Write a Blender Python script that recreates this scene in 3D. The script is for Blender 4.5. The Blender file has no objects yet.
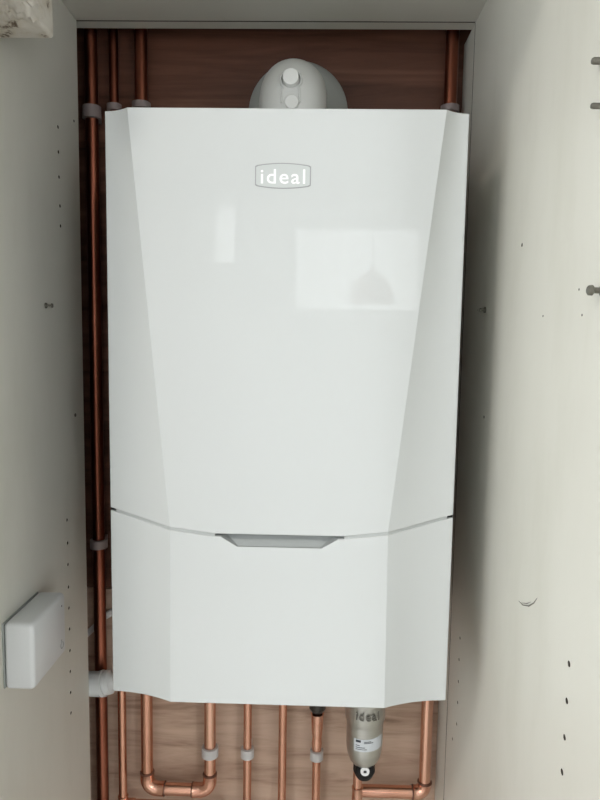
import bpy, bmesh, math, random
from mathutils import Vector, Matrix
random.seed(4)
C = bpy.context.scene
COL = C.collection
PI = math.pi
Z0 = 1.5                                   # camera height above the floor
F = 639.2                                  # focal length in pixels of the 600x800 frame
RIGHT = Vector((0.99955063, 0.02561123, 0.01557549))
DOWN = Vector((0.01805427, -0.09959121, -0.99486463))
FWD = Vector((-0.02392852, 0.99469878, -0.10000885))

def ray(px, py): return RIGHT*((px-300)/F) + DOWN*((py-400)/F) + FWD
def U(px, py, Y):                          # photo point -> point on the upright plane at depth Y
    r = ray(px, py); return r*(Y/r.y) + Vector((0, 0, Z0))
def UX(px, py, X):                         # photo point -> point on a side panel
    r = ray(px, py); return r*(X/r.x) + Vector((0, 0, Z0))
def pxm(P):                                # metres per photo pixel at a point
    return (Vector(P)-Vector((0, 0, Z0))).dot(FWD)/F

# ------------------------------------------------------------------ materials
def nt(m):
    m.use_nodes = True; n = m.node_tree
    return n, n.nodes['Principled BSDF']
def simple(name, col, rough=.5, metal=0., spec=.5, bump=0., bscale=200., emit=None, coat=0.):
    m = bpy.data.materials.new(name); n, b = nt(m)
    b.inputs['Base Color'].default_value = (*col, 1); b.inputs['Roughness'].default_value = rough
    b.inputs['Metallic'].default_value = metal; b.inputs['Specular IOR Level'].default_value = spec
    b.inputs['Coat Weight'].default_value = coat
    if emit:
        b.inputs['Emission Color'].default_value = (*emit[0], 1); b.inputs['Emission Strength'].default_value = emit[1]
    if bump:
        tc = n.nodes.new('ShaderNodeTexCoord'); t = n.nodes.new('ShaderNodeTexNoise'); t.inputs['Scale'].default_value = bscale
        bp = n.nodes.new('ShaderNodeBump'); bp.inputs['Strength'].default_value = bump; bp.inputs['Distance'].default_value = .002
        n.links.new(tc.outputs['Object'], t.inputs['Vector']); n.links.new(t.outputs['Fac'], bp.inputs['Height'])
        n.links.new(bp.outputs['Normal'], b.inputs['Normal'])
    return m
def mottled(name, stops, scale=(1, 1, 1), nscale=5., detail=6., rough=.5, metal=0., bump=0., dist=0., r2=None):
    m = bpy.data.materials.new(name); n, b = nt(m); L = n.links
    tc = n.nodes.new('ShaderNodeTexCoord'); mp = n.nodes.new('ShaderNodeMapping'); mp.inputs['Scale'].default_value = scale
    t = n.nodes.new('ShaderNodeTexNoise'); t.inputs['Scale'].default_value = nscale; t.inputs['Detail'].default_value = detail
    t.inputs['Roughness'].default_value = .6; t.inputs['Distortion'].default_value = dist
    cr = n.nodes.new('ShaderNodeValToRGB'); e = cr.color_ramp.elements
    e[0].position, e[0].color = stops[0][0], (*stops[0][1], 1); e[1].position, e[1].color = stops[-1][0], (*stops[-1][1], 1)
    for s in stops[1:-1]:
        k = e.new(s[0]); k.color = (*s[1], 1)
    L.new(tc.outputs['Object'], mp.inputs[0]); L.new(mp.outputs[0], t.inputs['Vector']); L.new(t.outputs['Fac'], cr.inputs[0])
    L.new(cr.outputs[0], b.inputs['Base Color'])
    b.inputs['Roughness'].default_value = rough; b.inputs['Metallic'].default_value = metal
    if r2:
        mr = n.nodes.new('ShaderNodeMapRange'); mr.inputs['To Min'].default_value = r2[0]; mr.inputs['To Max'].default_value = r2[1]
        L.new(t.outputs['Fac'], mr.inputs['Value']); L.new(mr.outputs[0], b.inputs['Roughness'])
    if bump:
        bp = n.nodes.new('ShaderNodeBump'); bp.inputs['Strength'].default_value = bump; bp.inputs['Distance'].default_value = .002
        L.new(t.outputs['Fac'], bp.inputs['Height']); L.new(bp.outputs['Normal'], b.inputs['Normal'])
    return m
M = {}
M['gloss'] = simple('boiler_white', (.575, .597, .592), .018, spec=.5)
M['seam'] = simple('seam_grey', (.42, .44, .435), .5)
M['grip'] = simple('grip_grey', (.36, .38, .375), .4)
M['satin'] = simple('casing_white', (.72, .73, .72), .35)
M['badge_line'] = simple('badge_grey', (.30, .31, .31), .35)
M['badge_bed'] = simple('badge_bed', (.55, .578, .57), .2)
M['badge_white'] = simple('badge_white', (.95, .95, .95), .25)
M['melamine'] = mottled('melamine', [(.3, (.63, .622, .55)), (.5, (.675, .667, .60)), (.72, (.69, .682, .615))], (1, 2.5, .8), 3.5, 5, .42, bump=.03)
M['groove'] = simple('groove_dark', (.10, .09, .08), .9)
M['chip'] = simple('chipboard', (.05, .04, .03), .9)
M['pencil'] = simple('scuff_grey', (.16, .15, .13), .8)
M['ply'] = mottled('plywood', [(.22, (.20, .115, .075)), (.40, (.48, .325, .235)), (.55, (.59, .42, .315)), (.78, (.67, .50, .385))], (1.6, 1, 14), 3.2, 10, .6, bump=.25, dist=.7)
M['ply2'] = mottled('plywood_upper', [(.28, (.055, .018, .009)), (.44, (.115, .044, .025)), (.56, (.16, .064, .038)), (.75, (.23, .105, .065))], (1.0, 1, 15), 2.4, 8, .5, bump=.25, dist=.6)  # upper board coloured darker to carry the shade above the boiler
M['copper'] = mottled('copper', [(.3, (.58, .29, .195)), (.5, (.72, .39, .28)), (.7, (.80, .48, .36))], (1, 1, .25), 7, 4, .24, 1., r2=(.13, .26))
M['copper_old'] = mottled('copper_aged', [(.3, (.16, .05, .032)), (.5, (.26, .09, .055)), (.7, (.36, .14, .09))], (1, 1, .25), 7, 4, .3, 1., r2=(.24, .38))  # copper with the shade of the gap and upper stretches in its colour
M['copper_fit'] = mottled('copper_fitting', [(.3, (.60, .29, .20)), (.5, (.80, .45, .33)), (.7, (.86, .52, .40))], (1, 1, 1), 30, 4, .25, 1., bump=.04)
M['solder'] = simple('solder', (.20, .10, .07), .5, .6)
M['clip'] = simple('clip_plastic', (.62, .60, .59), .5)
M['clip_old'] = simple('clip_plastic_aged', (.27, .22, .215), .5)  # darker clip colour paints in the shade these clips sit in
M['flue'] = simple('flue_plastic', (.70, .71, .69), .42)
M['flue_cap'] = simple('flue_cap', (.78, .79, .77), .4)
M['rubber'] = simple('grey_rubber', (.30, .32, .30), .6)
M['seal'] = simple('seal_grey', (.50, .52, .50), .6)
M['steel'] = mottled('brushed_steel', [(.3, (.52, .52, .49)), (.7, (.62, .62, .58))], (1, 1, 6), 10, 4, .36, 1.)
M['nut_dark'] = simple('nut_dark', (.06, .055, .05), .3, .6)
M['steel_dark'] = simple('steel_dark', (.30, .28, .25), .4, .9)
M['emboss'] = simple('emboss_dark', (.22, .21, .19), .5, .5)
M['chrome'] = simple('chrome', (.75, .75, .75), .2, 1.)
M['black'] = simple('black_plastic', (.008, .008, .008), .5, spec=.2)
M['label'] = simple('label_white', (.72, .76, .80), .35)
M['ink'] = simple('ink', (.03, .04, .06), .6)
M['white_plastic'] = simple('white_plastic', (.66, .675, .675), .35)
M['white_print'] = simple('print_grey', (.22, .22, .22), .6)
M['waste'] = simple('waste_white', (.66, .68, .68), .3)
M['cable'] = simple('cable_sheath', (.78, .75, .72), .5)
M['dirtywhite'] = mottled('dirty_white', [(.35, (.14, .10, .07)), (.42, (.58, .53, .44)), (.52, (.64, .60, .53)), (.7, (.68, .65, .58))], (1, 1, 1), 45, 8, .7, bump=.5)
M['cleanwhite'] = mottled('aged_white', [(.28, (.36, .33, .28)), (.4, (.56, .53, .47)), (.7, (.62, .59, .53))], (1, 1, 1), 22, 5, .6, bump=.15)
M['peg'] = simple('peg_metal', (.15, .145, .12), .45, .5)
M['plaster'] = simple('plaster', (.79, .79, .79), .8, bump=.1)
M['paint'] = simple('wall_paint', (.42, .42, .40), .8, bump=.1)
M['ceil'] = simple('ceiling_paint', (.78, .78, .77), .9)
M['floorw'] = mottled('floor_tile', [(.3, (.62, .60, .57)), (.7, (.70, .68, .65))], (1, 1, 1), 3, 5, .5)
M['brick'] = simple('dark_wall', (.20, .17, .15), .9)
M['daylight'] = simple('window_daylight', (.8, .8, .8), .5, emit=((.93, .97, 1.0), 4.4))
M['daylight_strong'] = simple('window_daylight_strong', (.8, .8, .8), .5, emit=((.95, .98, 1.0), 8.0))
M['daylight_dim'] = simple('window_daylight_dim', (.8, .8, .8), .5, emit=((.95, .98, 1.0), 2.2))
M['frame'] = simple('window_frame', (.75, .75, .75), .4)
M['shade'] = simple('pink_shade', (.55, .30, .29), .7)

# ------------------------------------------------------------------ helpers
def obj(name, bm, m, parent=None, smooth=False, sharp=None, loc=None):
    me = bpy.data.meshes.new(name); bmesh.ops.recalc_face_normals(bm, faces=bm.faces[:])
    bm.to_mesh(me); bm.free()
    for mm in (m if isinstance(m, (list, tuple)) else [m]): me.materials.append(M[mm])
    if smooth:
        me.polygons.foreach_set('use_smooth', [True]*len(me.polygons))
        me.set_sharp_from_angle(angle=math.radians(sharp or 35))
    o = bpy.data.objects.new(name, me); COL.objects.link(o)
    if parent:
        o.parent = parent; o.matrix_parent_inverse = Matrix.Translation(-parent.location)
    return o
def tag(o, label=None, cat=None, group=None, kind=None):
    if label: o['label'] = label
    if cat: o['category'] = cat
    if group: o['group'] = group
    if kind: o['kind'] = kind
    return o
def thing(name, loc, label, cat, group=None):
    o = bpy.data.objects.new(name, None); COL.objects.link(o); o.location = loc; o.empty_display_size = .02
    return tag(o, label, cat, group)
def box(bm, a, b, bev=0., seg=2):
    a, b = Vector(a), Vector(b); c = (a+b)/2; s = b-a
    r = bmesh.ops.create_cube(bm, size=1, matrix=Matrix.Translation(c) @ Matrix.Diagonal((abs(s.x), abs(s.y), abs(s.z), 1)))
    if bev:
        es = list({e for v in r['verts'] for e in v.link_edges})
        bmesh.ops.bevel(bm, geom=es, offset=bev, segments=seg, affect='EDGES', profile=.5)
    return bm
def B(): return bmesh.new()
def frames(pts):
    T = []
    for i in range(len(pts)):
        a = pts[max(i-1, 0)]; b = pts[min(i+1, len(pts)-1)]; T.append((b-a).normalized())
    u = T[0].orthogonal().normalized(); out = []
    for t in T:
        u = (u-t*u.dot(t)).normalized(); out.append((t, u, t.cross(u)))
    return out
def tube(bm, pts, r, seg=24, caps=True):
    pts = [Vector(p) for p in pts]; rs = r if isinstance(r, (list, tuple)) else [r]*len(pts)
    rings = []
    for p, (t, u, v), rr in zip(pts, frames(pts), rs):
        rings.append([bm.verts.new(p+u*rr*math.cos(2*PI*k/seg)+v*rr*math.sin(2*PI*k/seg)) for k in range(seg)])
    for A, Bq in zip(rings, rings[1:]):
        for k in range(seg): bm.faces.new((A[k], A[(k+1) % seg], Bq[(k+1) % seg], Bq[k]))
    if caps: bm.faces.new(rings[0]); bm.faces.new(rings[-1])
    return bm
def lathe(bm, origin, axis, prof, seg=32):                 # prof: (distance along axis, radius)
    origin = Vector(origin); axis = Vector(axis).normalized(); u = axis.orthogonal().normalized(); v = axis.cross(u); rings = []
    for d, r in prof:
        rings.append([bm.verts.new(origin+axis*d+(u*math.cos(2*PI*k/seg)+v*math.sin(2*PI*k/seg))*max(r, 1e-5)) for k in range(seg)])
    for A, Bq in zip(rings, rings[1:]):
        for k in range(seg): bm.faces.new((A[k], A[(k+1) % seg], Bq[(k+1) % seg], Bq[k]))
    bm.faces.new(rings[0]); bm.faces.new(rings[-1])
    return bm
def arc(c, a, b, n=8):                                     # quarter bend: from c+a to c+b around c
    c, a, b = Vector(c), Vector(a), Vector(b)
    return [c+a*math.cos(PI/2*k/n)+b*math.sin(PI/2*k/n) for k in range(n+1)]
def bend(p0, corner, p1, R, n=8):                          # arc points rounding a right-angle corner
    p0, corner, p1 = Vector(p0), Vector(corner), Vector(p1)
    d0 = (p0-corner).normalized(); d1 = (p1-corner).normalized(); c = corner+d0*R+d1*R
    return [c-d1*R*math.cos(PI/2*k/n)-d0*R*math.sin(PI/2*k/n) for k in range(n+1)]
def extr(bm, pts2, place, depth):                          # polygon (2D) extruded; place(u,v,w)->Vector
    a = [bm.verts.new(place(u, v, 0)) for u, v in pts2]; b = [bm.verts.new(place(u, v, depth)) for u, v in pts2]
    bm.faces.new(a); bm.faces.new(b[::-1]); n = len(a)
    for k in range(n): bm.faces.new((a[k], a[(k+1) % n], b[(k+1) % n], b[k]))
    return bm
def cut(o, cbm):                                           # real holes: boolean difference, baked
    me = bpy.data.meshes.new('cut'); bmesh.ops.recalc_face_normals(cbm, faces=cbm.faces[:]); cbm.to_mesh(me); cbm.free()
    if o.data.materials: me.materials.append(o.data.materials[-1])
    c = bpy.data.objects.new('cut', me); COL.objects.link(c)
    md = o.modifiers.new('b', 'BOOLEAN'); md.operation = 'DIFFERENCE'; md.object = c; md.solver = 'EXACT'
    md.material_mode = 'TRANSFER'
    dg = bpy.context.evaluated_depsgraph_get(); dg.update()
    nm = bpy.data.meshes.new_from_object(o.evaluated_get(dg)); old = o.data
    o.modifiers.clear(); o.data = nm; nm.name = old.name
    bpy.data.objects.remove(c); bpy.data.meshes.remove(me)
def text(s, size, depth, spacing=1., fat=.007):
    cu = bpy.data.curves.new('t', 'FONT'); cu.body = s; cu.size = size; cu.extrude = depth; cu.space_character = spacing
    cu.align_x = 'CENTER'; cu.align_y = 'CENTER'; cu.resolution_u = 4; cu.offset = size*fat
    o = bpy.data.objects.new('t', cu); COL.objects.link(o)
    dg = bpy.context.evaluated_depsgraph_get(); dg.update()
    me = bpy.data.meshes.new_from_object(o.evaluated_get(dg)); bpy.data.objects.remove(o)
    bm = B(); bm.from_mesh(me); bpy.data.meshes.remove(me)
    return bm

# ------------------------------------------------------------------ key dimensions (from the photograph)
XL, XR = -.3918, .2416                     # inner faces of the side panels
YG, YP = 1.068, 1.150                      # groove depth; face of the plywood
ZC = Z0+.4963                              # underside of the cupboard top
YF = .50                                   # front edge of the cupboard
BX0, BX1 = -.2646, .1804                   # boiler sides
BY = .808                                  # boiler's outer front edges
BZ1 = Z0+.2705; BZ0 = BZ1-.749
ZB = .45                                   # bottom of what is built

# ------------------------------------------------------------------ setting
def struct(name, bm, m): return tag(obj(name, bm, m), kind='structure')
b = B(); box(b, (-2.2, YP+.019, 0), (2.2, YP+.12, 2.6)); struct('wall_back', b, 'brick')
b = B(); box(b, (-2.2, YF+.02, 0), (XL-.10, YP+.018, 2.6)); struct('wall_left', b, 'paint')
b = B(); box(b, (XR+.021, YF+.02, 0), (2.2, YP+.018, 2.6)); struct('wall_right', b, 'paint')
b = B(); box(b, (XL-.0995, YF+.02, ZC+.05), (XR+.0205, YP+.018, 2.6)); struct('trim_1', b, 'paint')
b = B(); box(b, (XL-.0995, YF+.02, 0), (XL-.019, YF+.06, ZC+.0495)); struct('trim_2', b, 'paint')
b = B(); box(b, (XL-.0185, YF+.02, ZC+.0185), (XR+.0205, YF+.06, ZC+.0495)); struct('trim_3', b, 'paint')
b = B(); box(b, (-2.2, -3.0, -.1), (2.2, YP+.12, 0)); struct('floor', b, 'floorw')
b = B(); box(b, (-2.2, -3.0, 2.6), (2.2, YP+.12, 2.7)); struct('ceiling', b, 'ceil')

# plywood boards: a thin joint runs between them
zj = U(100, 588, YP).z
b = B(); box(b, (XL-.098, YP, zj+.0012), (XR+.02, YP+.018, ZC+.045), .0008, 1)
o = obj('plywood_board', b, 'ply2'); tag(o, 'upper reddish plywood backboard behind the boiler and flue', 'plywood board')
b = B(); box(b, (XL-.098, YP, 0), (XR+.02, YP+.018, zj-.0012), .0008, 1)
o = obj('plywood_board', b, 'ply'); tag(o, 'lower plywood backboard behind the copper pipes under the boiler', 'plywood board')

# ------------------------------------------------------------------ cupboard carcass
cab = thing('cupboard', (-.075, .8, 0), 'off-white melamine cupboard carcass standing around the wall-hung boiler', 'cupboard')
ZB2 = .0
YRe = YP-.004                               # right panel reaches the plywood
b = B(); box(b, (XL-.018, YF, ZB2), (XL, YG-.002, ZC-.0005), .0006, 1)
side_l = obj('side_panel', b, ['melamine', 'chip'], cab)
b = B(); box(b, (XR, YF, ZB2), (XR+.018, YRe, ZC-.0005), .0006, 1)
side_r = obj('side_panel', b, ['melamine', 'chip'], cab)
b = B(); box(b, (XL-.018, YF, ZC), (XR+.018, 1.095, ZC+.018), .0006, 1)
top_p = obj('top_panel', b, ['melamine', 'chip'], cab)
# grooves for the missing back panel, in the top and in the right side
b = B(); box(b, (XL-.03, YG, ZC-.01), (XR+.0, YG+.0032, ZC+.006)); cut(top_p, b)
b = B(); box(b, (XR-.01, YG, ZB2-.01), (XR+.006, YG+.0028, ZC+.01)); cut(side_r, b)
# shelf-pin holes
def holes(panel, X, sgn, pts, r, dep=.011):
    cb = B()
    for px, py in pts:
        p = UX(px, py, X); lathe(cb, (X-sgn*.004, p.y, p.z), (sgn, 0, 0), [(0, r), (dep+.004, r)], 14)
    cut(panel, cb)
lh = [(58, 127), (58.4, 152), (59, 177), (60, 206), (60.5, 226)]
lh += [(67, 520), (67.6, 543), (68, 564.5), (68.5, 587), (69, 608), (69.5, 629), (70, 650.5), (70.3, 671.5), (70.6, 692.5), (71, 713)]
holes(side_l, XL, -1, lh, .0026)
holes(side_l, XL, -1, [(74, 121)], .0022)
holes(side_r, XR, 1, [(569, 664), (566.8, 701), (564.5, 737.5), (562, 772)], .0031)
holes(side_r, XR, 1, [(460, 638), (459, 659.5), (458.3, 681.5), (457.6, 702.5), (456.6, 724), (452.5, 739)], .0026)
holes(side_r, XR, 1, [(522, 245), (484, 417)], .0023)
for px, py in [(579, 289.5), (543, 316), (582, 315), (478, 310)]: holes(side_r, XR, 1, [(px, py)], .0012)
holes(top_p, 0, 1, [], .001) if False else None
# scuffed arc on the right panel
b = B()
def onR(px, py, d=.0003):
    p = UX(px, py, XR); return Vector((XR-d, p.y, p.z))
tube(b, [onR(519, 601), (onR(523, 605)), onR(529, 606), onR(534, 603), onR(537.5, 598)], [.0002, .0006, .0008, .0006, .0002], 6)
tube(b, [onR(522, 603), onR(527, 603.5), onR(531, 602)], [.0002, .0005, .0002], 6)
o = obj('scuff_mark', b, 'pencil', cab, True); o['label'] = 'dark curved scuff mark on the right side panel'

# ------------------------------------------------------------------ boiler
boiler = thing('boiler', ((BX0+BX1)/2, 1.12, BZ0), 'large glossy white wall-hung gas boiler with a badge reading ideal', 'boiler')
BYC = BY-.0185                              # centre panel plane
zsL = [U(110, 507, BY).z, U(170, 526.5, BYC).z, U(215, 533, BYC).z]
zsR = [U(452, 516, BY).z, U(388, 533, BYC).z, U(344, 537, BYC).z]
def yc(z): return BY-.0135-.0085*(BZ1-z)/.749
xTL, xTR = U(127, 107.5, yc(BZ1)).x, U(447, 111, yc(BZ1)).x
xSL, xSR = U(170, 527, BYC).x, U(388, 532, BYC).x
xBL, xBR = U(170.5, 700, yc(BZ0)).x, U(384.5, 707, yc(BZ0)).x
zso = (zsL[0]+zsR[0])/2; zsr = (zsL[1]+zsR[1])/2; zsh = (zsL[2]+zsR[2])/2
xhL, xhR = U(215, 533, BYC).x, U(344, 537, BYC).x
ZS = zsr
def ridge(z, side):
    T, S, Bt = ((xTL, xSL, xBL), (xTR, xSR, xBR))[side]
    if z >= ZS:
        k = (z-ZS)/(BZ1-ZS); return S+(T-S)*k
    k = (z-BZ0)/(ZS-BZ0); return Bt+(S-Bt)*k
NT = 14
ts = [k/NT for k in range(NT+1)]
def seam(c):                                # seam height for a column id: ('f',side,t) or ('c',u)
    if c[0] == 'f': t = c[2]; return zso+(zsr-zso)*(1-(1-t)**1.25)
    u = c[1]; e = min(u, 1-u); k = min(1, e/.2); return zsr+(zsh-zsr)*k
cols = [('o', 0, 3), ('o', 0, 2), ('o', 0, 1), ('o', 0, 0)] + [('f', 0, t) for t in ts[1:]] + [('c', k/24) for k in range(1, 24)] + [('f', 1, t) for t in reversed(ts[1:])] + [('o', 1, 0), ('o', 1, 1), ('o', 1, 2), ('o', 1, 3)]
RD = .0022
def colpt(c, z):
    if c[0] == 'o':
        a = c[2]*PI/6; x = RD*(1-math.sin(a)); y = RD*(1-math.cos(a))
        return ((BX0+x) if c[1] == 0 else (BX1-x), BY+y)
    xo = BX0+RD if c[1] == 0 else BX1-RD
    if c[0] == 'f':
        xr = ridge(z, c[1]); t = c[2]
        return (xo+(xr-xo)*t, BY-(BY-yc(z))*(.10*t+.90*t**2.0))
    xl, xr = ridge(z, 0), ridge(z, 1); u = c[1]
    return (xl+(xr-xl)*u, yc(z)-.0001*math.sin(PI*u))
def panel(name, ztop, zbot, nrow, Yb, top_round=.0015, bot_round=.0015):
    bm = B(); rows = []
    def zt(c): return ztop(c if c[0] != 'o' else ('f', c[1], 0))
    def zb(c): return zbot(c if c[0] != 'o' else ('f', c[1], 0))
    spec = [('b', 0), ('t', 0), ('t', 1), ('t', 2), ('t', 3)] + [('r', k/nrow) for k in range(1, nrow)] + [('u', 3), ('u', 2), ('u', 1), ('u', 0), ('e', 0)]
    for kind, v in spec:
        row = []
        for c in cols:
            a, q = zt(c), zb(c)
            if kind == 'b': z = a; dy = None
            elif kind == 'e': z = q; dy = None
            elif kind == 't': th = v*PI/6; z = a-top_round*(1-math.cos(th)); dy = top_round*(1-math.sin(th))
            elif kind == 'u': th = v*PI/6; z = q+bot_round*(1-math.cos(th)); dy = bot_round*(1-math.sin(th))
            else: z = a+(q-a)*v; dy = 0
            x, y = colpt(c, z)
            row.append(bm.verts.new((x, Yb if dy is None else y+dy, z)))
        rows.append(row)
    for A, Q in zip(rows, rows[1:]):
        for k in range(len(A)-1): bm.faces.new((A[k], A[k+1], Q[k+1], Q[k]))
    n = len(cols)
    # back and the two side returns
    loop = [r[0] for r in rows]; L2 = [bm.verts.new((BX0, Yb, v.co.z)) for v in loop[1:-1]]
    loop_r = [r[-1] for r in rows]; R2 = [bm.verts.new((BX1, Yb, v.co.z)) for v in loop_r[1:-1]]
    fl = [rows[0][0]]+L2+[rows[-1][0]]; fr = [rows[0][-1]]+R2+[rows[-1][-1]]
    for k in range(len(loop)-1):
        for (p, q) in ((loop, fl), (loop_r, fr)):
            vs = []
            for v in (p[k], p[k+1], q[k+1], q[k]):
                if v not in vs: vs.append(v)
            if len(vs) > 2: bm.faces.new(vs)
    for k in range(len(fl)-1): bm.faces.new((fl[k], fl[k+1], fr[k+1], fr[k])) if 0 < k < len(fl)-2 else None
    bm.faces.new(rows[0][:]+[fr[1], fl[1]]); bm.faces.new(rows[-1][::-1]+[fl[-2], fr[-2]])
    o = obj(name, bm, ['gloss', 'grip'], boiler)
    return o
GAP = .0034
up = panel('front_cover', lambda c: BZ1, lambda c: seam(c), 40, BY+.045)
lo = panel('lower_cover', lambda c: seam(c)-GAP, lambda c: BZ0, 16, BY+.045, bot_round=.0015)
# finger recess under the upper cover
zh1 = U(280, 547.5, BYC).z; xg0, xg1 = U(236.5, 547, BYC).x, U(322, 548, BYC).x
cb = B()
zk_ = .006/(zsh-zh1); dxl = (xg0-xhL)*zk_; dxr = (xhR-xg1)*zk_
pts = [(xhL-dxl, BYC-.003, zsh+.006), (xhR+dxr, BYC-.003, zsh+.006), (xg1, BYC-.003, zh1), (xg0, BYC-.003, zh1),
       (xhL+.008-dxl, BYC+.024, zsh+.006), (xhR-.008+dxr, BYC+.024, zsh+.006), (xg1-.002, BYC+.002, zh1+.0005), (xg0+.002, BYC+.002, zh1+.0005)]
vs = [cb.verts.new(p) for p in pts]
for f in ((0, 1, 2, 3), (4, 7, 6, 5), (0, 4, 5, 1), (3, 2, 6, 7), (0, 3, 7, 4), (1, 5, 6, 2)): cb.faces.new([vs[k] for k in f])
cut(lo, cb)
for o in (up, lo):
    me = o.data; me.polygons.foreach_set('use_smooth', [True]*len(me.polygons)); me.set_sharp_from_angle(angle=math.radians(13))
# seam strip set back between the covers (stops short of the finger recess)
def strip(cs):
    bm = B(); q = []
    for c in cs:
        z = seam(c if c[0] != 'o' else ('f', c[1], 0)); x, y = colpt(c, z)
        q.append([bm.verts.new(p) for p in ((x, y+.0010, z-.0001), (x, BY+.03, z-.0001), (x, BY+.03, z-GAP+.0001), (x, y+.0010, z-GAP+.0001))])
    for A, D in zip(q, q[1:]):
        for k in range(4): bm.faces.new((A[k], A[(k+1) % 4], D[(k+1) % 4], D[k]))
    bm.faces.new(q[0]); bm.faces.new(q[-1][::-1])
    return bm
cl = [c for c in cols if (c[0] == 'f' and c[1] == 0 and c[2] > .07) or (c[0] == 'c' and colpt(c, ZS)[0] < xhL-.001)] + [('c', (xhL-xSL)/(xSR-xSL))]
cr_ = [('c', (xhR-xSL)/(xSR-xSL))] + [c for c in cols if (c[0] == 'c' and colpt(c, ZS)[0] > xhR+.001) or (c[0] == 'f' and c[1] == 1 and c[2] > .07)]
obj('seam_strip', strip(cl), 'seam', boiler); obj('seam_strip', strip(cr_), 'seam', boiler)
for x in (BX0+.0045, BX1-.0045):
    b = B(); box(b, (x-.004, BY+.0025, zso-GAP+.0002), (x+.004, BY+.03, zso-.0002)); obj('latch_tab', b, 'black', boiler)  # black boxes stand in for the dark gaps at the seam ends
# casing behind the covers
b = B(); box(b, (BX0+.002, BY+.045, BZ0+.03), (BX1-.002, 1.085, BZ1-.001), .002, 2); obj('casing', b, 'satin', boiler)
b = B(); box(b, (BX0+.05, 1.085, BZ1-.09), (BX1-.05, YP, BZ1-.03)); 
obj('wall_bracket', b, 'satin', boiler)
# badge
YB_ = yc(U(283, 176, BY-.015).z); bc = U(283, 176, YB_); s = pxm(bc)
def bpl(u, v, w): return Vector((bc.x+u*s, YB_+.0002-w, bc.z+v*s-u*s*0))
def badge_outline(hw, hh, bul, n=10, r=2.0):
    top = [(-hw+r+(2*hw-2*r)*k/n, hh-bul*(2*k/n-1)**2) for k in range(n+1)]
    return [(-hw, -hh+bul+r*.6), (-hw, hh-bul-r*.6)]+top+[(hw, hh-bul-r*.6), (hw, -hh+bul+r*.6)]+[(-x, -y) for x, y in top]
badge = obj('badge', extr(B(), badge_outline(28, 12.6, 2.2), bpl, .0006), 'badge_line', boiler)
badge['label'] = 'grey-outlined badge with raised white letters'
bed = obj('badge_face', extr(B(), badge_outline(26.9, 11.6, 2.2), lambda u, v, w: bpl(u, v, w+.0006), .0003), 'badge_bed', badge)
def letter(bm, place):
    for v in bm.verts: v.co = place(*v.co)
    return bm
tw = text('ideal', 19.5*s, .0002, 1.16)
# widen / heighten to the printed size and stand upright
xs = [v.co.x for v in tw.verts]; ys = [v.co.y for v in tw.verts]
sx = 44.5*s/(max(xs)-min(xs)); sy = 14.2*s/(max(ys)-min(ys)); cx = (max(xs)+min(xs))/2; cy = (max(ys)+min(ys))/2
for v in tw.verts: v.co = Vector((bc.x+(v.co.x-cx)*sx, YB_-.0009-v.co.z, bc.z-.7*s+(v.co.y-cy)*sy))
obj('lettering', tw, 'badge_white', badge)

# ------------------------------------------------------------------ flue
YA, RB, RT = .985, .062, .0505
ft = U(292, 62.5, 1.04); zc = ft.z-RT; fx = U(293, 95, 1.0).x
flue = thing('flue_elbow', (fx, YA, BZ1), 'pale grey plastic flue elbow with round sampling cap on top of the boiler', 'flue elbow')
path = [Vector((fx, YA, BZ1-.0005)), Vector((fx, YA, BZ1+.02))]+bend((fx, YA, BZ1), (fx, YA, zc), (fx, YP, zc), RB, 14)+[Vector((fx, YP, zc))]
obj('elbow', tube(B(), path, [RT*1.03]*2+[RT]*(len(path)-2), 56), 'flue', flue, True)
b = B(); lathe(b, (fx, YA, BZ1-.0005), (0, 0, 1), [(0, RT*1.03), (0, RT*1.16), (.018, RT*1.16), (.022, RT*1.04)], 56); obj('collar', b, 'flue', flue, True)
rc = U(298, 112, YP-.006)
b = B(); lathe(b, (rc.x, YP, rc.z), (0, -1, 0), [(0, .0850), (.003, .0855), (.010, .080), (.014, .070), (.016, .056)], 64); obj('wall_seal', b, 'seal', flue, True)
def surfY(z):                                # front of the bend at height z
    dz = z-(zc-RB); return YA+RB-math.sqrt(max((RB+RT)**2-dz*dz, 0)) if dz > 0 else YA-RT
c1 = U(291, 80, .945); y1 = surfY(c1.z); c2 = U(291.5, 101, .93); y2 = surfY(c2.z)
k1 = pxm(c1)
b = B(); lathe(b, (c1.x, y1+.012, c1.z), (0, -1, 0), [(0, 12*k1), (.014, 11.5*k1), (.016, 10.6*k1), (.016, 9.6*k1), (.008, 9.4*k1)], 40); obj('cap_ring', b, 'flue', flue, True)
b = B(); lathe(b, (c1.x, y1+.006, c1.z), (0, -1, 0), [(0, 8.4*k1), (.018, 8.2*k1), (.0205, 7.6*k1), (.021, 6*k1)], 40); obj('sampling_cap', b, 'flue_cap', flue, True)
b = B(); lathe(b, (c2.x, y2+.010, c2.z), (0, -1, 0), [(0, 7.4*k1), (.0125, 7.2*k1), (.014, 6.4*k1)], 40); obj('sampling_cap', b, 'flue_cap', flue, True)
for sg in (-1, 1):
    b = B(); zz = [c1.z-8*k1, (c1.z+c2.z)/2, c2.z]
    tube(b, [Vector((c1.x+sg*8.8*k1, surfY(z)+.0015, z)) for z in zz], .0018, 8)
    obj('cap_strap', b, 'flue', flue, True)

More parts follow.
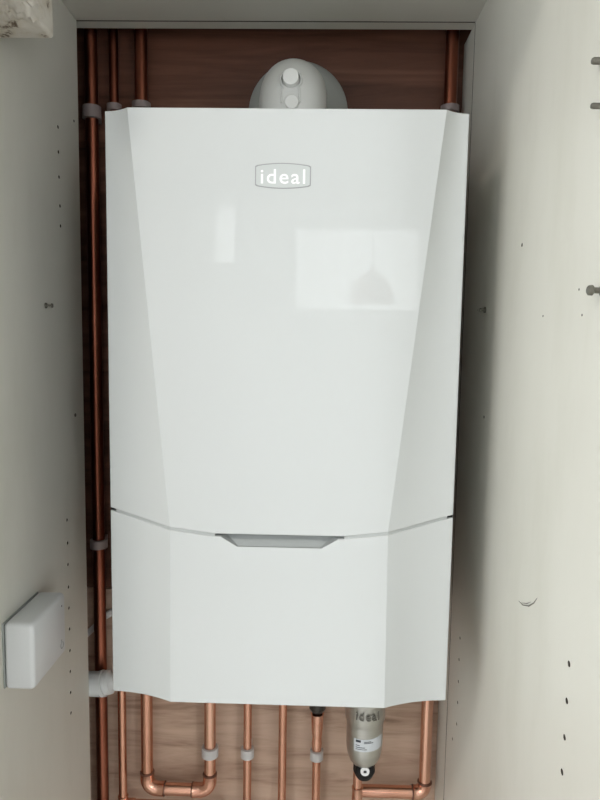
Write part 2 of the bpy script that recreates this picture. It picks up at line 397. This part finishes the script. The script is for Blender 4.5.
# ------------------------------------------------------------------ pipes
Y22, Y15 = 1.117, 1.120
def pipe(name, pts, r, label, group=None, mat='copper'):
    o = obj(name, tube(B(), pts, r, 24), mat, None, True); tag(o, label, 'pipe', group); return o
def root_pipe(P, label, group=None):
    return thing('copper_pipe', P, label, 'pipe', group)
def sleeve(bm, a, b_, r): tube(bm, [a, b_], r, 24)
ztop = ZC+.04; zlow = .002
def vline(px, py, Y):                        # an upright through that photo point
    p = U(px, py, Y); return p.x
# tall pipe at the far left
xA = vline(96.5, 400, Y22)
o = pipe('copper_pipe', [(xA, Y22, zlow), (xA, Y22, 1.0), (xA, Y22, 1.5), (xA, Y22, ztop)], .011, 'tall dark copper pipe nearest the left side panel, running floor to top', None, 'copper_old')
# second pipe: behind the boiler, straight to the bottom, tee at the foot
xE = vline(122.5, 745, Y15)
e_r = thing('copper_pipe', (xE, Y15, zlow), 'slim upright copper pipe under the boiler, second from the left', 'pipe')
obj('tube', tube(B(), [(xE, Y15, zlow), (xE, Y15, 1.2)], .0078, 24), 'copper', e_r, True)
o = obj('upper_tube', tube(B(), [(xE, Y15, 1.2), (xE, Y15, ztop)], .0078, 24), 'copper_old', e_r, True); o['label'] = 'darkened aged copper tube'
ze = U(125, 799, Y15).z
b = B(); lathe(b, (xE, Y15, ze-.03), (0, 0, 1), [(0, .0092), (.034, .0092), (.035, .0098), (.037, .0098), (.038, .0080)], 24); sleeve(b, (xE, Y15, ze-.008), (xE+.022, Y15, ze-.008), .0092)
sleeve(b, (xE+.018, Y15, ze-.008), (xE+.20, Y15, ze-.008), .0078)
obj('tee_fitting', b, 'copper_fit', e_r, True)
# third pipe: 22 mm U shape
pF = U(147, 740, Y22); pG = U(210, 735, Y22); zh = U(178, 789, Y22).z
f_r = thing('copper_pipe', (pF.x, Y22, zh), 'U-shaped copper pipe under the boiler turning back up on its right', 'pipe')
Rb = .020
pF.z = 1.2
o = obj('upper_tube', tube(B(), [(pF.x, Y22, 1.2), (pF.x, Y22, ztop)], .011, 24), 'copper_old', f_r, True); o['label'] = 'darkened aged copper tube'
left = [Vector((pF.x, Y22, 1.2)), Vector((pF.x, Y22, zh+Rb+.004))]
rightp = [Vector((pG.x, Y22, zh+Rb+.004)), Vector((pG.x, Y22, BZ0-.075))]+[p for p in bend((pG.x, Y22, zh), (pG.x, Y22, BZ0-.03), (pG.x, 1.0, BZ0-.03), .03)]+[Vector((pG.x, 1.05, BZ0-.03))]+[Vector((pG.x, 1.04, BZ0-.028)), Vector((pG.x, 1.03, BZ0-.018)), Vector((pG.x, 1.03, BZ0+.0295))]
obj('riser', tube(B(), left, .011, 28), 'copper', f_r, True)
obj('riser', tube(B(), rightp, .0108, 28), 'copper', f_r, True)
obj('crossbar', tube(B(), [(pF.x+Rb, Y22, zh), (pG.x-Rb, Y22, zh)], .011, 28), 'copper', f_r, True)
def elbow(parent, corner, d0, d1, R=.020, r=.0128, ext=.012, mat='copper_fit'):
    corner = Vector(corner); d0 = Vector(d0); d1 = Vector(d1)
    pts = bend(corner+d0, corner, corner+d1, R, 10)
    a = pts[0]; z = pts[-1]
    path = [a+d0*(ext+.001), a+d0*ext, a+d0*(ext-.001), a]+pts[1:-1]+[z, z+d1*(ext-.001), z+d1*ext, z+d1*(ext+.001)]
    rr = [r*.93, r*1.07, r*1.02, r]+[r]*(len(pts)-2)+[r, r*1.02, r*1.07, r*.93]
    for q, d in ((a+d0*ext, d0), (z+d1*ext, d1)):
        obj('joint_ring', lathe(B(), q, d, [(.0004, r*.9), (.0005, r*1.075), (.0022, r*1.0), (.0024, r*.86)], 24), 'solder', parent, True)
    return obj('elbow', tube(B(), path, rr, 28), mat, parent, True)
elbow(f_r, (pF.x, Y22, zh), (0, 0, 1), (1, 0, 0)); elbow(f_r, (pG.x, Y22, zh), (0, 0, 1), (-1, 0, 0))
# slim uprights
def riser(px, py, label):
    x = vline(px, py, Y15)
    pts = [Vector((x, Y15, zlow)), Vector((x, Y15, BZ0-.07))]+bend((x, Y15, 0), (x, Y15, BZ0-.03), (x, 1.0, BZ0-.03), .025)+[Vector((x, 1.06, BZ0-.028)), Vector((x, 1.05, BZ0-.018)), Vector((x, 1.05, BZ0+.0295))]
    pipe('copper_pipe', pts, .0077, label); return x
xH = riser(247.5, 745, 'plain upright copper pipe just right of the U-shaped pipe, held by a clip')
xI = riser(282.5, 745, 'plain upright copper pipe under the boiler with no clip on it')
# upright with compression nut and reducer
xJ = vline(316.5, 760, Y15)
j_r = thing('copper_pipe', (xJ, Y15, zlow), 'upright copper pipe with nut and stepped reducer left of the steel filter', 'pipe')
zz = lambda py: U(316.5, py, Y15).z
obj('tube', tube(B(), [(xJ, Y15, zlow), (xJ, Y15, zz(735))], .0077, 24), 'copper', j_r, True)
b = B(); lathe(b, (xJ, Y15, zz(754)), (0, 0, 1), [(0, .0080), (.0, .0088), (zz(745)-zz(754), .0088), (zz(743)-zz(754), .0096), (zz(741)-zz(754), .0088), (zz(736)-zz(754), .0086), (zz(733)-zz(754), .0098), (zz(731)-zz(754), .0098), (zz(728)-zz(754), .0105), (zz(716)-zz(754), .0115), (zz(713)-zz(754), .0125), (zz(712)-zz(754), .008)], 28)
obj('reducer', b, 'copper_fit', j_r, True)
b = B(); lathe(b, (xJ, Y15, zz(710.5)), (0, 0, 1), [(0, .0125), (.006, .0155), (.024, .0155), (.026, .012)], 12); o = obj('nut', b, 'nut_dark', j_r); o['label'] = 'dark metal nut'
pts = [Vector((xJ, Y15, zz(714)+.02)), Vector((xJ, Y15, BZ0-.07))]+bend((xJ, Y15, 0), (xJ, Y15, BZ0-.03), (xJ, 1.0, BZ0-.03), .025)+[Vector((xJ, 1.06, BZ0-.028)), Vector((xJ, 1.05, BZ0-.018)), Vector((xJ, 1.05, BZ0+.0295))]
obj('tail', tube(B(), pts, .0077, 20), 'copper', j_r, True)
# right-hand pipe: down behind the boiler, elbow left, into the tee below the filter
xK = vline(426, 745, Y22); zk = U(410, 792, Y22).z; xT = vline(357, 790, Y22)
k_r = thing('copper_pipe', (xK, Y22, zk), 'copper pipe beside the right side panel, turning left below the steel filter', 'pipe')
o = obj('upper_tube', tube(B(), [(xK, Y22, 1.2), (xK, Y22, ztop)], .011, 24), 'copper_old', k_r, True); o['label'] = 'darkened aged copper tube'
obj('riser', tube(B(), [(xK, Y22, 1.2), (xK, Y22, 1.1), (xK, Y22, zk+.016)], .011, 28), 'copper', k_r, True)
obj('crossbar', tube(B(), [(xT+.006, Y22, zk), (xK-.016, Y22, zk)], .011, 28), 'copper', k_r, True)
elbow(k_r, (xK, Y22, zk), (0, 0, 1), (-1, 0, 0), .017, .0128, .004)
# second, lower crossbar line: the return to the tee
# ------------------------------------------------------------------ filter
YFt = 1.02
pf = U(364.5, 735, YFt); sf = pxm(pf)
def fz(py): return U(364.5, py+(2.5 if py > 748 else 0), YFt-.025).z
filt = thing('magnetic_filter', (pf.x, YFt, fz(782)), 'brushed steel cylindrical filter with white label and black drain valve under the boiler', 'filter')
z0f = fz(769)
prof = [(0, 9*sf), (0.0005, 11*sf), (fz(765)-z0f, 14.2*sf), (fz(759)-z0f, 16.6*sf), (fz(750)-z0f, 18.0*sf), (fz(730)-z0f, 18.2*sf), (fz(727)-z0f, 18.6*sf), (fz(724)-z0f, 19.8*sf), (BZ0+.0295-z0f, 20.2*sf)]
b = B(); lathe(b, (pf.x, YFt, z0f), (0, 0, 1), prof, 56); obj('canister', b, 'steel', filt, True, 50)
def onF(dx, z, lift, R=None):               # point on the canister's front
    R = R or 18.15*sf; a = dx/R; return Vector((pf.x+(R+lift)*math.sin(a), YFt-(R+lift)*math.cos(a), z))
# label wraps the cylinder, tipped slightly
def wrap(bm, u0, u1, v0, v1, lift, tilt=.07, n=12, th=.0003):
    a = []; c = []
    for k in range(n+1):
        u = u0+(u1-u0)*k/n
        a.append([bm.verts.new(onF(u*sf, fz(743.5)+(v+tilt*(u-2))*sf, lift)) for v in (v0, v1)]); c.append([bm.verts.new(onF(u*sf, fz(743.5)+(v+tilt*(u-2))*sf, lift+th)) for v in (v0, v1)])
    for k in range(n):
        bm.faces.new((c[k][0], c[k+1][0], c[k+1][1], c[k][1])); bm.faces.new((a[k][1], a[k+1][1], a[k+1][0], a[k][0]))
        for j in (0, 1): bm.faces.new((a[k][j], a[k+1][j], c[k+1][j], c[k][j]))
    for k in (0, n): bm.faces.new((a[k][0], a[k][1], c[k][1], c[k][0]))
    return bm
lab = obj('label_sticker', wrap(B(), -12, 19, -6.5, 6.2, .0002), 'label', filt); lab['label'] = 'white printed sticker'
b = B()
for (u0, u1, v0, v1) in ((-10, -5, 3.2, 5.4), (-10, -6, -.3, .3), (-10, -1, -2.4, -1.8), (-10, 1, -4.2, -3.7), (-2, 7, 2.2, 2.8), (-2, 5, 3.6, 4.1)): wrap(b, u0, u1, v0, v1, .0006, n=4, th=.0002)
obj('printed_text', b, 'ink', lab)
# raised lettering on the collar of the filter
tw = text('ideal', 9.5*sf, .0006, 1.1, 0)
xs = [v.co.x for v in tw.verts]; ys = [v.co.y for v in tw.verts]; kx = 23*sf/(max(xs)-min(xs)); ky = 8.5*sf/(max(ys)-min(ys)); cx = (max(xs)+min(xs))/2; cy = (max(ys)+min(ys))/2
for v in tw.verts: v.co = onF((v.co.x-cx)*kx+1*sf, fz(713.8)+(v.co.y-cy)*ky, v.co.z+.0011, 20.1*sf)
obj('embossed_lettering', tw, 'emboss', filt)
# drain valve
zv = fz(771.5); b = B()
lathe(b, (pf.x+.5*sf, YFt, fz(784)), (0, 0, 1), [(0, 7.5*sf), (2.5*sf, 9*sf), (7*sf, 11*sf), (14*sf, 10.6*sf), (15.5*sf, 9*sf)], 32)
lathe(b, (pf.x+.5*sf, YFt-.004, zv), (0, -1, 0), [(0, 9.8*sf), (.012, 9.4*sf), (.014, 8.4*sf)], 32)
val = obj('drain_valve', b, 'black', filt, True); val['label'] = 'black drain valve'
ys_ = YFt-.018
b = B(); lathe(b, (pf.x+.5*sf, ys_, zv), (0, -1, 0), [(0, 4.6*sf), (.0022, 4.4*sf), (.0024, 2.9*sf), (.0014, 2.8*sf), (.0014, 2.2*sf)], 28); o = obj('drain_screw', b, 'badge_white', val, True); o['label'] = 'white screw cap'
b = B(); box(b, (pf.x-.9*sf, ys_-.0026, zv-1.0*sf), (pf.x+1.9*sf, ys_-.0012, zv+1.0*sf)); obj('screw_slot', b, 'black', val)
# copper drop out of the filter with its tee on the crossbar
d_r = thing('copper_pipe', (xT, Y22, zlow), 'short copper pipe dropping behind the black valve of the filter', 'pipe')
zT = U(357, 782, Y22).z
Yd = YFt+.045
xd = U(357.2, 790, Yd).x
obj('tube', tube(B(), [(xd, Yd, zlow), (xd, Yd, U(357, 770, Yd).z)], .0078, 24), 'copper', d_r, True)
b = B(); lathe(b, (xd, Yd, U(357, 799, Yd).z), (0, 0, 1), [(0, .0079), (0.001, .0096), (.020, .0092), (.021, .0098), (.023, .0098), (.024, .0079)], 24); obj('coupling', b, 'copper_fit', d_r, True)
# ------------------------------------------------------------------ clips
def clip_bm(x, Yc, z, r, w=.019, dark=False):
    bm = B(); th = .0045; n = 24; R1, R2 = r+.0002, r+th; a0 = math.radians(-58); ring = []
    # open ring around the pipe, opening toward the wall hidden; closed latch in front
    for k in range(n+1):
        a = 2*PI*k/n
        ring.append([bm.verts.new((x+rr*math.cos(a), Yc+rr*math.sin(a), z+dz)) for rr, dz in ((R1, -w/2), (R2, -w/2+.001), (R2, w/2-.001), (R1, w/2))])
    for A, D in zip(ring, ring[1:]):
        for k in range(4): bm.faces.new((A[k], A[(k+1) % 4], D[(k+1) % 4], D[k]))
    box(bm, (x-.006, Yc+R1-.0003, z-w/2+.001), (x+.006, YP, z+w/2-.001), .001, 1)
    return bm
def clip(px, py, x, Yc, r, label, w=.019, ears=False, mat='clip'):
    z = U(px, py, Yc-r).z
    t = thing('pipe_clip', (x, YP, z), label, 'pipe clip', 'plastic pipe clips')
    bm = clip_bm(x, Yc, z, r, w); obj('collar', bm, mat, t, True, 30)
    if ears:
        for sg in (-1, 1):
            b = B(); box(b, (x+sg*(r+.0028)-.0022, Yc-.004, z-w/2+.0008), (x+sg*(r+.0028)+.0022, Yc+.005, z+w/2-.0008), .001, 2); obj('latch', b, 'clip', t)
    return t
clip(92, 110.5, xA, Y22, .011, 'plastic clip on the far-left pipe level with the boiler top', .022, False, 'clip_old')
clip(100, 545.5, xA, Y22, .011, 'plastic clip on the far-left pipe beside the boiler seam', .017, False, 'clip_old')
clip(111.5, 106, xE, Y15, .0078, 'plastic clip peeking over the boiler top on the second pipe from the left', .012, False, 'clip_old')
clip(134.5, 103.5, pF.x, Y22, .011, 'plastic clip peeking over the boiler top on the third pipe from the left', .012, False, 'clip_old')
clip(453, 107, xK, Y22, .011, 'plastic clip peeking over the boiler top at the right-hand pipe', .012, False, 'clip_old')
clip(210, 755, pG.x, Y22, .011, 'grey plastic clip on the right leg of the U-shaped pipe')
clip(248, 755, xH, Y15, .0078, 'grey plastic clip on the plain pipe right of the U-shaped pipe')
clip(316.5, 757, xJ, Y15, .0078, 'grey plastic clip just below the stepped copper reducer')

# ------------------------------------------------------------------ white waste pipe and cable at the left
YW = 1.088; pw = U(98, 687.0, YW-.01); rw = .0215
w_r = thing('waste_pipe', (XL, YW, pw.z), 'short white plastic waste pipe entering beside the boiler at lower left', 'waste pipe')
xe = U(107, 683, YW).x
obj('tube', tube(B(), [(XL-.09, YW, pw.z), (xe-.01, YW, pw.z)], rw, 32), 'waste', w_r, True)
b = B(); lathe(b, (xe-.012, YW, pw.z), (1, 0, .28), [(0, rw*.98), (.001, rw*1.06), (.008, rw*1.08), (.009, rw*.95), (.012, rw*.92), (.013, rw*1.0), (.020, rw*.98), (.024, rw*.7), (.028, rw*.6)], 32)
obj('collar', b, 'waste', w_r, True)
pc = [U(78, 643, YP-.009), U(87, 634, YP-.006), U(100, 622, YP-.006), U(106, 615.5, YP-.006), U(114, 611.5, YP-.006), U(128, 609, YP-.006)]
cable = thing('cable', pc[0], 'pale twin cable rising behind the far-left pipe', 'cable')
for dz in (.0045, -.0045):
    obj('strand', tube(B(), [p+Vector((dz*.5, 0, dz)) for p in pc], .0040, 12), 'cable', cable, True)

# ------------------------------------------------------------------ receiver box on the left panel
q1 = UX(2, 656, XL); yn = q1.y
xo = XL+.0405
zt = UX(5, 620, XL).z; zb = UX(5, 688, XL).z
yf = UX(66, 620, xo).y
tb = thing('receiver_box', (XL, (yn+yf)/2, zb), 'small white plastic receiver box on the left side panel', 'control box')
b = B(); box(b, (XL+.0022, yn, zb), (xo, yf, zt), .0062, 4); obj('housing', b, 'white_plastic', tb, True, 40)
b = B(); box(b, (XL, yn+.001, zb+.001), (XL+.0024, yf-.001, zt-.001), .0006, 1); obj('backplate', b, 'rubber', tb)
ind = UX(61.5, 606, xo); b = B(); lathe(b, (xo-.0004, ind.y, ind.z), (1, 0, 0), [(0, .0014), (.0008, .0013)], 12); obj('indicator_light', b, 'white_print', tb)
sy = UX(62, 645, xo)
b = B()
tube(b, [Vector((xo+.0002, sy.y+.0045*math.cos(a), sy.z+.0045*math.sin(a))) for a in [PI*.75+2*PI*.78*k/18 for k in range(19)]], .00045, 6)
tube(b, [Vector((xo+.0002, sy.y-.001, sy.z+.0025)), Vector((xo+.0002, sy.y-.001, sy.z+.0085))], .00045, 6)
obj('printed_symbol', b, 'white_print', tb)

# ------------------------------------------------------------------ chipped block at the top left
kf = U(54.5, 39.5, .80); yb = .80; zb_ = kf.z; xb = kf.x
from mathutils import noise
bm = B(); box(bm, (XL+.0004, .60, zb_), (xb, yb, zb_+.09), .0045, 3)
bmesh.ops.subdivide_edges(bm, edges=[e for e in bm.edges if e.calc_length() > .02], cuts=34, use_grid_fill=True)
bmesh.ops.triangulate(bm, faces=[f for f in bm.faces if len(f.verts) > 4])
bmesh.ops.recalc_face_normals(bm, faces=bm.faces[:]); bm.normal_update()
def sm(a, b_, x): t = max(0., min(1., (x-a)/(b_-a))); return t*t*(3-2*t)
for v in bm.verts:
    c = v.co.copy(); side = min(1, max(0, 1-abs(c.x-xb)/.02)+max(0, 1-abs(c.z-zb_)/.02))
    near = 1-sm(.752, .772, c.y)                       # worn only on the half nearest the room
    edge = near*side
    n1 = noise.fractal(c*170, 1., 2., 5); n2 = noise.noise(c*75+Vector((3.1, 0, 7)))
    pit = max(0, n2-.12)*near
    v.co += v.normal*(edge*.0040*n1-.020*pit)
me_ = obj('mounting_block', bm, 'dirtywhite', None, True, 50)
tag(me_, 'chipped grimy off-white block on the left panel at the upper left corner', 'mounting block')

# ------------------------------------------------------------------ small fittings
def peg(X, sg, px, py, prof, label, ax=None):
    p = UX(px, py, X); o = obj('shelf_peg', lathe(B(), (X, p.y, p.z), (sg, 0, 0), prof, 20), 'peg', None, True); tag(o, label, 'peg', 'small metal pegs in the side panels'); return o
peg(XR, -1, 603, 61, [(0, .0035), (.001, .0030), (.008, .0030), (.0095, .0022)], 'metal peg at the upper right edge, topmost of three')
peg(XR, -1, 603.5, 106, [(0, .0035), (.001, .0026), (.009, .0026), (.0105, .0020)], 'metal peg at the upper right edge, below the topmost one')
peg(XR, -1, 603.5, 290.5, [(0, .0048), (.002, .0048), (.0032, .0026), (.008, .0026), (.0095, .0045), (.0125, .0042), (.0135, .003)], 'double-headed metal peg at the middle of the right edge')
peg(XL, 1, 45.5, 305.5, [(0, .0040), (.0015, .0040), (.003, .0018), (.008, .0018), (.009, .0034), (.0105, .0030)], 'small double-headed metal peg on the left side panel')
peg(XR, -1, 485.5, 310, [(0, .0042), (.002, .0042), (.003, .0020), (.006, .0020), (.007, .0028), (.008, .0024)], 'small metal peg on the right panel close to the boiler')
peg(XL, 1, 75, 415, [(0, .003), (.001, .003), (.0016, .002)], 'tiny pale screw cover on the left panel near its back edge')

# ------------------------------------------------------------------ the room behind the viewer (partly seen in the gloss, with added fill light)
YR = -2.6
# window opening in the rear wall
wx0, wx1, wz0, wz1 = -.14, .66, 1.75, 2.27
def wall_with_hole(x0, x1, z0, z1, hx0, hx1, hz0, hz1, plane, lo_, hi_):
    bm = B()
    def bb(a0, a1, c0, c1):
        if a1-a0 < 1e-4 or c1-c0 < 1e-4: return
        if plane == 'y': box(bm, (a0, lo_, c0), (a1, hi_, c1))
        else: box(bm, (lo_, a0, c0), (hi_, a1, c1))
    bb(x0, hx0, z0, z1); bb(hx1, x1, z0, z1); bb(hx0, hx1, z0, hz0); bb(hx0, hx1, hz1, z1)
    return bm
struct('wall_rear', wall_with_hole(-2.2, -1.30, 0, 2.6, -2.05, -1.40, .1, 2.4, 'y', YR-.15, YR), 'plaster')
struct('wall_rear', wall_with_hole(-1.30, -.42, 0, 2.6, -.68, -.54, 2.04, 2.40, 'y', YR-.15, YR), 'plaster')
struct('wall_rear', wall_with_hole(1.30, 2.2, 0, 2.6, 1.55, 2.1, .1, 2.4, 'y', YR-.15, YR), 'plaster')
struct('wall_rear', wall_with_hole(-.42, 1.3, 0, 2.6, wx0, wx1, wz0, wz1, 'y', YR-.15, YR), 'plaster')
struct('wall_side', wall_with_hole(YR, YF+.02, 0, 2.6, -2.0, -.3, .4, 2.4, 'x', -2.2, -2.1), 'plaster')
b = B(); box(b, (2.1, YR, 0), (2.2, YF+.02, 2.6)); struct('wall_far_side', b, 'plaster')
def window(name, a, b_, m='daylight'):
    bm = B(); box(bm, a, b_); o = struct(name, bm, m); return o
window('window_1', (wx0, YR-.10, wz0), (wx1, YR-.09, wz1), 'daylight_dim')
window('window_2', (-2.17, -2.0, .4), (-2.16, -.3, 2.4))
window('window_3', (-2.05, YR-.10, .1), (-1.40, YR-.09, 2.4))  # added glowing pane, unseen, gives low light to the cupboard interior
window('window_4', (-.68, YR-.10, 2.04), (-.54, YR-.09, 2.40), 'daylight_dim')
window('window_5', (1.55, YR-.10, .1), (2.1, YR-.09, 2.4), 'daylight_strong')  # added glowing pane, unseen, lights the left panel and right facet

def area(name, loc, rot, sx_, sy_, power, col):
    l = bpy.data.lights.new(name, 'AREA'); l.shape = 'RECTANGLE'; l.size = sx_; l.size_y = sy_; l.energy = power; l.color = col
    o = bpy.data.objects.new(name, l); COL.objects.link(o); o.location = loc; o.rotation_euler = rot; return o

def fill_lamp(x, y, label, rad=.17, power=60):
    t = thing('ceiling_lamp', (x, y, 2.6), label, 'ceiling lamp', None)
    b = B(); lathe(b, (x, y, 2.5995), (0, 0, -1), [(0, rad+.02), (.03, rad+.02), (.03, rad), (.012, rad)], 40); obj('housing', b, 'frame', t, True)
    l = bpy.data.lights.new('lamp_light', 'AREA'); l.shape = 'DISK'; l.size = rad*2; l.energy = power; l.color = (1, .96, .91)
    o = bpy.data.objects.new('lamp_light', l); COL.objects.link(o); o.location = (x, y, 2.565)
fill_lamp(-.95, -.55, 'round white ceiling lamp over the room facing the cupboard', rad=.11, power=25)  # added lamp, unseen, for floor bounce and copper highlights
# pendant that shows dimly in the gloss of the boiler
pl = thing('pendant_lamp', (.29, -1.82, 2.6), 'dusky pink dome pendant lamp mirrored in the glossy boiler front', 'pendant lamp')
b = B(); lathe(b, (.29, -1.82, 1.735), (0, 0, 1), [(0, .112), (.035, .112), (.075, .104), (.115, .084), (.145, .055), (.162, .024), (.168, .012), (.19, .01)], 40); obj('lamp_shade', b, 'shade', pl, True)
obj('cord', tube(B(), [(.29, -1.82, 1.90), (.29, -1.82, 2.599)], .004, 8), 'black', pl)

# ------------------------------------------------------------------ world, camera
w = bpy.data.worlds.new('World'); C.world = w; w.use_nodes = True
w.node_tree.nodes['Background'].inputs[0].default_value = (.6, .7, .8, 1); w.node_tree.nodes['Background'].inputs[1].default_value = 1
cam = bpy.data.cameras.new('Camera'); co = bpy.data.objects.new('Camera', cam); COL.objects.link(co)
co.matrix_world = Matrix(((RIGHT.x, -DOWN.x, -FWD.x, 0), (RIGHT.y, -DOWN.y, -FWD.y, 0), (RIGHT.z, -DOWN.z, -FWD.z, Z0), (0, 0, 0, 1)))
cam.sensor_fit = 'VERTICAL'; cam.sensor_height = 24; cam.lens = 24*F/800; cam.clip_start = .02
C.camera = co
vs_ = C.view_settings; vs_.view_transform = 'Standard'; vs_.look = 'None'; vs_.gamma = 1; vs_.use_curve_mapping = False
vs_.exposure = -0.36
